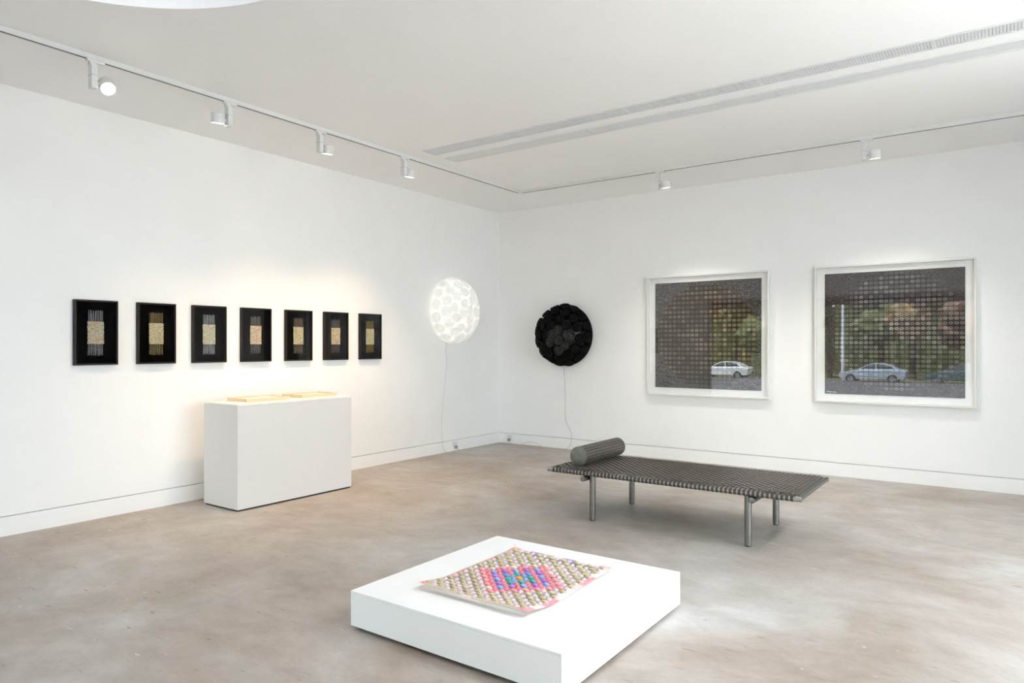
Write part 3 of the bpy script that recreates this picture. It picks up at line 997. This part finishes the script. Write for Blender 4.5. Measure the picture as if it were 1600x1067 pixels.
# ------------------------------------------------------------------ steel daybed with woven straps
bx, by = 3.895, -2.812
HL, HW, RR, ZA = 0.990, 0.4425, 0.018, 0.384
db = thing('daybed', 'long low daybed of steel tube and woven dark straps standing on the concrete floor', 'daybed', (bx, by, 0))
for s in (-1, 1):
    MB().cyl((-HL, s * (HW - RR), ZA), (HL, s * (HW - RR), ZA), RR, n=20).build('side_rail', M['steel_rail'], db, smooth=True)
    MB().cyl((s * (HL - RR), -HW + 2 * RR, ZA), (s * (HL - RR), HW - 2 * RR, ZA), RR, n=20).build('end_rail', M['steel'], db, smooth=True)
for sx in (-0.612, 0.620):
    for sy in (-0.360, 0.358):
        lg = MB().cyl((sx, sy, 0.006), (sx, sy, ZA - RR - 0.004), 0.0245, n=28).build('leg', M['steel'], db, smooth=True)
        MB().cyl((sx, sy, 0.0), (sx, sy, 0.0062), 0.021, n=24).build('foot', M['rubber'], lg)
for sx in (-0.660, 0.668):
    MB().cyl((sx, -HW + 0.004, 0.338), (sx, HW - 0.004, 0.338), 0.0215, n=24).build('crossbar', M['steel'], db, smooth=True, bevel=0.0015)

def ribbon(path, normals, side, w, th):
    """A flat strap: path points, outward normals, a constant side direction."""
    vs, fs = [], []
    for p, nn in zip(path, normals):
        p, nn = Vector(p), Vector(nn)
        for a, b in ((-1, 0), (1, 0), (1, 1), (-1, 1)):
            vs.append(p + side * (a * w / 2) + nn * (b * th))
    m_ = len(path)
    for i in range(m_ - 1):
        for j in range(4):
            fs.append((i * 4 + j, i * 4 + (j + 1) % 4, (i + 1) * 4 + (j + 1) % 4, (i + 1) * 4 + j))
    fs += [(3, 2, 1, 0), tuple((m_ - 1) * 4 + j for j in range(4))]
    return MB().add(vs, fs)
NC, NL = 60, 26
pc = 2 * (HL - 0.045) / NC
pl_ = 2 * (HW - 0.045) / NL
amp = 0.0040
ztop = ZA + RR + 0.0008 + amp
def cross_path(par):
    path, nrm = [], []
    yr_, rr = HW - RR, RR + 0.0008
    for k in range(9):                       # up and over the front rail
        a = -PI / 2 - PI * k / 8
        path.append((0, -yr_ + rr * math.cos(a), ZA + rr * math.sin(a)))
        nrm.append((0, math.cos(a), math.sin(a)))
    for i in range(NL * 2 + 1):
        y = -(HW - 0.045) + pl_ * i / 2
        ph = math.sin(PI * i / 2 + 0) if i % 2 else 0
        k = i // 2
        s = (1 if (k + par) % 2 == 0 else -1) if i % 2 else 0
        path.append((0, y, ztop + amp * s))
        nrm.append((0, 0, 1))
    for k in range(9):
        a = PI / 2 - PI * k / 8
        path.append((0, yr_ + rr * math.cos(a), ZA + rr * math.sin(a)))
        nrm.append((0, math.cos(a), math.sin(a)))
    path.append((0, -yr_, ZA - rr)); nrm.append((0, 0, -1))
    return path, nrm
cm_ = []
for par in (0, 1):
    p, nn = cross_path(par)
    cm_.append(ribbon(p, nn, Vector((1, 0, 0)), pc * 0.62, 0.0016).mesh('cross_strap', M['strap'], smooth=False))
for i in range(NC):
    o = D.objects.new('cross_strap', cm_[i % 2])
    link(o, db)
    o.location = (-(HL - 0.045) + pc * (i + 0.5), 0, 0)
lm_ = []
for par in (0, 1):
    path, nrm = [], []
    path.append((-(HL - 0.036), 0, ZA - 0.004)); nrm.append((-1, 0, 0))
    path.append((-(HL - 0.038), 0, ztop - 0.002)); nrm.append((-0.7, 0, 0.7))
    for i in range(NC * 2 + 1):
        x = -(HL - 0.045) + pc * i / 2
        k = i // 2
        s = (-1 if (k + par) % 2 == 0 else 1) if i % 2 else 0
        path.append((x, 0, ztop + amp * s)); nrm.append((0, 0, 1))
    path.append((HL - 0.038, 0, ztop - 0.002)); nrm.append((0.7, 0, 0.7))
    path.append((HL - 0.036, 0, ZA - 0.004)); nrm.append((1, 0, 0))
    lm_.append(ribbon(path, nrm, Vector((0, 1, 0)), pl_ * 0.70, 0.0016).mesh('long_strap', M['strap_long']))
for j in range(NL):
    o = D.objects.new('long_strap', lm_[j % 2])
    link(o, db)
    o.location = (0, -(HW - 0.045) + pl_ * (j + 0.5), 0)

# bolster resting across the head end
BR, BL = 0.079, 0.70
bz = ztop + amp + 0.0016 + BR + 0.001
bo = thing('bolster', 'cylindrical woven bolster with flat metal ends lying across the daybed', 'bolster', (3.125, -2.775, bz))
MB().cyl((0, -BL / 2 + 0.004, 0), (0, BL / 2 - 0.004, 0), BR - 0.0065, n=48, caps=False).build('core', M['strap_dark'], bo, smooth=True)
for s in (-1, 1):
    MB().cyl((0, s * BL / 2, 0), (0, s * (BL / 2 - 0.006), 0), BR - 0.0005, n=56).build('end_cap', M['steel_end'], bo, smooth=True, bevel=0.001)
NR, NA = 34, 20
pr_ = (BL - 0.014) / NR
rm_ = []
for par in (0, 1):
    path, nrm = [], []
    for k in range(NA * 4 + 1):
        a = 2 * PI * k / (NA * 4)
        s = math.sin(2 * PI * k / 8 + (PI if par else 0))
        r = BR - 0.0035 + 0.0018 * s
        path.append((r * math.cos(a), 0, r * math.sin(a))); nrm.append((math.cos(a), 0, math.sin(a)))
    rm_.append(ribbon(path, nrm, Vector((0, 1, 0)), pr_ * 0.66, 0.0014).mesh('ring_strap', M['strap_ring']))
for i in range(NR):
    o = D.objects.new('ring_strap', rm_[i % 2])
    link(o, bo)
    o.location = (0, -BL / 2 + 0.007 + pr_ * (i + 0.5), 0)
am_ = []
for par in (0, 1):
    path, nrm = [], []
    for i in range(NR * 2 + 1):
        s = ((1 if (i // 2 + par) % 2 == 0 else -1) if i % 2 else 0)
        path.append((0, -BL / 2 + 0.007 + pr_ * i / 2, BR - 0.0035 + 0.0018 * s)); nrm.append((0, 0, 1))
    am_.append(ribbon(path, nrm, Vector((1, 0, 0)), 2 * PI * BR / NA * 0.62, 0.0014).mesh('axial_strap', M['strap_long']))
for k in range(NA):
    o = D.objects.new('axial_strap', am_[k % 2])
    link(o, bo)
    o.rotation_euler = (0, 2 * PI * (k + 0.5) / NA, 0)

# ------------------------------------------------------------------ the street behind the camera (mirrored by the picture glass)
def slope(y):
    return -0.15 - max(0, (-y - 8.9)) * 0.0285
M['asphalt'] = mat('asphalt', (0.085, 0.087, 0.095), 0.85, noise_amt=0.3, noise_scale=3)
M['paving'] = mat('paving', (0.52, 0.51, 0.49), 0.8, noise_amt=0.15, noise_scale=2)
M['verge'] = mat('verge_grass', (0.07, 0.10, 0.03), 0.9, color2=(0.11, 0.10, 0.04), noise_scale=2.5)
gy = [-8.93, -14.0, -36.0, -52.5, -90.0]
def band(name, y0, y1, m, dz=0.0):
    vs = [(-60, y0, slope(y0) + dz), (70, y0, slope(y0) + dz), (70, y1, slope(max(y1, -48)) + dz), (-60, y1, slope(max(y1, -48)) + dz)]
    vs += [(v[0], v[1], v[2] - 0.4) for v in vs]
    struct(name, MB().add(vs, [(0, 1, 2, 3), (7, 6, 5, 4), (0, 4, 5, 1), (1, 5, 6, 2), (2, 6, 7, 3), (3, 7, 4, 0)]), m)
M['bluestone'] = mat('bluestone', (0.10, 0.10, 0.105), 0.8, noise_amt=0.25, noise_scale=2)
band('pavement', -8.95, -14.0, M['bluestone'])
band('road', -14.0, -51.0, M['asphalt'])
band('verge', -51.0, -90.0, M['verge'])
struct('courtyard_ground', MB().box(RX + 0.31, 70, -8.9, 30, -0.4, -0.12), M['paving'])

def loft(mb, secs):
    n = len(secs[0])
    vs = [p for s in secs for p in s]
    fs = []
    for k in range(len(secs) - 1):
        for i in range(n):
            fs.append((k * n + i, k * n + (i + 1) % n, (k + 1) * n + (i + 1) % n, (k + 1) * n + i))
    fs += [tuple(range(n - 1, -1, -1)), tuple((len(secs) - 1) * n + i for i in range(n))]
    return mb.add(vs, fs)

def car(label, loc, paint):
    t = thing('car', label, 'car', loc)
    p = mat('car_paint', paint, 0.3, 0.3, noise_amt=0.05, coat=0.8)
    gl = mat('car_window', (0.03, 0.045, 0.05), 0.08, noise_amt=0.1)
    tr = mat('car_tyre', (0.012, 0.012, 0.012), 0.8, noise_amt=0.1)
    hb = mat('car_wheel_hub', (0.35, 0.35, 0.36), 0.35, 0.8, noise_amt=0.05)
    lower = [(-2.15, 0.36), (-2.18, 0.55), (-2.05, 0.72), (-1.05, 0.90), (-0.3, 0.95), (1.2, 0.98), (1.95, 0.98), (2.17, 0.85), (2.18, 0.45), (2.05, 0.28), (-1.95, 0.26)]
    b = MB()
    loft(b, [[(x * (0.97 if abs(y) > 0.8 else 1), y, z if abs(y) < 0.8 else 0.5 + (z - 0.5) * 0.86) for x, z in lower] for y in (-0.88, -0.76, 0.76, 0.88)])
    b.build('body', p, t, smooth=True, angle=50)
    cab = [(-0.95, 0.90), (-0.72, 1.06), (-0.15, 1.36), (0.25, 1.43), (0.75, 1.41), (1.25, 1.26), (1.68, 1.03), (1.75, 0.95)]
    c = MB()
    loft(c, [[(x, s * (0.80 - 0.30 * max(0, z - 0.95)), z) for x, z in cab] for s in (-1, 1)])
    c.build('roof', p, t, smooth=True, angle=50)
    for s in (-1, 1):
        for q in ([(-0.70, 0.99), (-0.18, 1.30), (0.22, 1.36), (0.26, 1.0)], [(0.34, 1.0), (0.30, 1.36), (0.74, 1.34), (1.22, 1.19), (1.45, 1.02)]):
            g = MB()
            loft(g, [[(x, s * (0.795 + d - 0.30 * max(0, z - 0.95)), z) for x, z in q] for d in (0, 0.012)])
            g.build('side_window', gl, t)
        for x in (-1.33, 1.32):
            w = MB().cyl((x, s * 0.70, 0.31), (x, s * 0.895, 0.31), 0.315, n=28).build('wheel', tr, t, smooth=True)
            MB().cyl((x, s * 0.80, 0.31), (x, s * 0.905, 0.31), 0.20, n=20).build('hub', hb, w)
    g = MB(); loft(g, [[(-0.90, y, 0.965), (-0.70, y * 0.97, 1.095), (-0.17, y * 0.87, 1.372), (-0.20, y * 0.87, 1.36)] for y in (-0.74, 0.74)])
    g.build('windscreen', gl, t)
    return t
car('silver saloon car parked in the street, mirrored in the grey print', (-1.80, -47.6, slope(-47.6)), (0.36, 0.42, 0.50))
car('dark teal car parked in the street, mirrored at the right of the grey print', (3.4, -49.6, slope(-49.6)), (0.06, 0.12, 0.13))
car('white car parked in the street, mirrored in the brown print', (-13.0, -49.0, slope(-49)), (0.75, 0.78, 0.80))

lp = thing('lamp_post', 'pale metal lamp post at the kerb, mirrored in the grey print', 'post', (-4.3, -50.6, slope(-50.6)))
MB().cyl((0, 0, 0), (0, 0, 7.5), 0.14, 0.10, n=16).build('pole', M['alu'], lp, smooth=True)
MB().box(-0.2, 0.2, -0.2, 0.2, 0, 0.05).build('base', M['alu'], lp)
MB().cyl((0, 0, 7.45), (0, 1.4, 7.7), 0.05, 0.04, n=10).build('arm', M['alu'], lp, smooth=True)

BARK = mat('bark', (0.06, 0.045, 0.03), 0.9, noise_amt=0.4, noise_scale=5)
LEAF = [mat('leaves_green', (0.10, 0.12, 0.035), 0.8, color2=(0.035, 0.05, 0.015), noise_scale=2.2, bump=0.8, bump_scale=5),
        mat('leaves_ochre', (0.22, 0.13, 0.05), 0.8, color2=(0.06, 0.06, 0.02), noise_scale=2.0, bump=0.8, bump_scale=5),
        mat('leaves_russet', (0.17, 0.08, 0.05), 0.8, color2=(0.05, 0.045, 0.02), noise_scale=2.4, bump=0.8, bump_scale=5)]
def tree(x, y, h, r, k, label):
    t = thing('street_tree', label, 'tree', (x, y, slope(-48)), 0, 'trees beyond the street')
    MB().cyl((0, 0, -0.1), (0, 0, h * 0.55), 0.22, 0.12, n=10).build('trunk', BARK, t, smooth=True)
    bm = bmesh.new()
    rnd = random.Random(int(x * 10) + 99)
    for q in range(9):
        c = Vector((rnd.uniform(-1, 1) * r * 0.6, rnd.uniform(-1, 1) * r * 0.5, h * rnd.uniform(0.22, 0.86)))
        rad = r * rnd.uniform(0.45, 0.75)
        g = bmesh.ops.create_icosphere(bm, subdivisions=3, radius=rad, matrix=Matrix.Translation(c))
        for v in g['verts']:
            d = v.co - c
            v.co = c + d * (1 + 0.28 * noise.noise(v.co * 1.3) + 0.16 * noise.noise(v.co * 3.7))
    me = D.meshes.new('crown')
    bm.to_mesh(me); bm.free()
    me.materials.append(LEAF[k])
    o = D.objects.new('crown', me)
    link(o, t)
kinds = ['tall green tree beyond the street', 'ochre autumn tree beyond the street', 'russet autumn tree beyond the street']
side_words = ['opposite the first shop pane', 'behind the white car', 'between the white car and the lamp post', 'just before the lamp post', 'just behind the lamp post', 'behind the silver car', 'behind the boot of the silver car', 'behind the teal car', 'past the teal car', 'farthest along past the teal car']
for q, (x, k) in enumerate([(-20, 0), (-16.5, 1), (-13, 0), (-9.5, 1), (-6.2, 0), (-3.2, 0), (0.0, 1), (3.4, 2), (6.8, 0), (10.2, 2)]):
    tree(x, -55.5 - (q % 2) * 7.5, 15.0 + 3 * (q % 2), 2.35 + 0.35 * (q % 2), k, kinds[k] + ' ' + side_words[q])
hg = MB()
for k in range(60):
    x = -34 + k * 1.0
    hg.cyl((x, -72, slope(-48)), (x, -72 + 0.3 * math.sin(k), 6.5 + math.sin(k * 1.7)), 1.1, 0.8, n=8)
tag(hg.build('tall_hedge', LEAF[0], None), 'long dark green hedge beyond the street trees', 'hedge', None, 'stuff')

M['sky_blocker'] = mat('sky_blocker_paint', (0.12, 0.11, 0.10), 0.8, noise_amt=0.2, noise_scale=3)  # for two added screens that keep oblique sky light off the shop window
struct('sky_blocker_left', MB().box(-2.1, -1.9, -13.3, -8.94, -0.3, 2.68), M['sky_blocker'])
struct('sky_blocker_right', MB().box(RX + 0.32, RX + 0.5, -13.3, -8.94, -0.3, 2.68), M['sky_blocker'])
# street awning over the pavement in front of the shop window, deepened to block sky light
aw = thing('street_awning', 'brown street awning outside the shop window behind the camera', 'awning', (0, -8.96, 2.68))
M['awning'] = mat('awning_boards', (0.11, 0.085, 0.07), 0.7, noise_amt=0.3, noise_scale=4, stretch=(0.3, 6, 1))
MB().box(-6, RX + 6, -4.4, 0, 0.02, 0.10).build('soffit', M['awning'], aw)
MB().box(-6, RX + 6, -4.46, -4.4, -0.12, 0.22).build('fascia', M['awning'], aw)
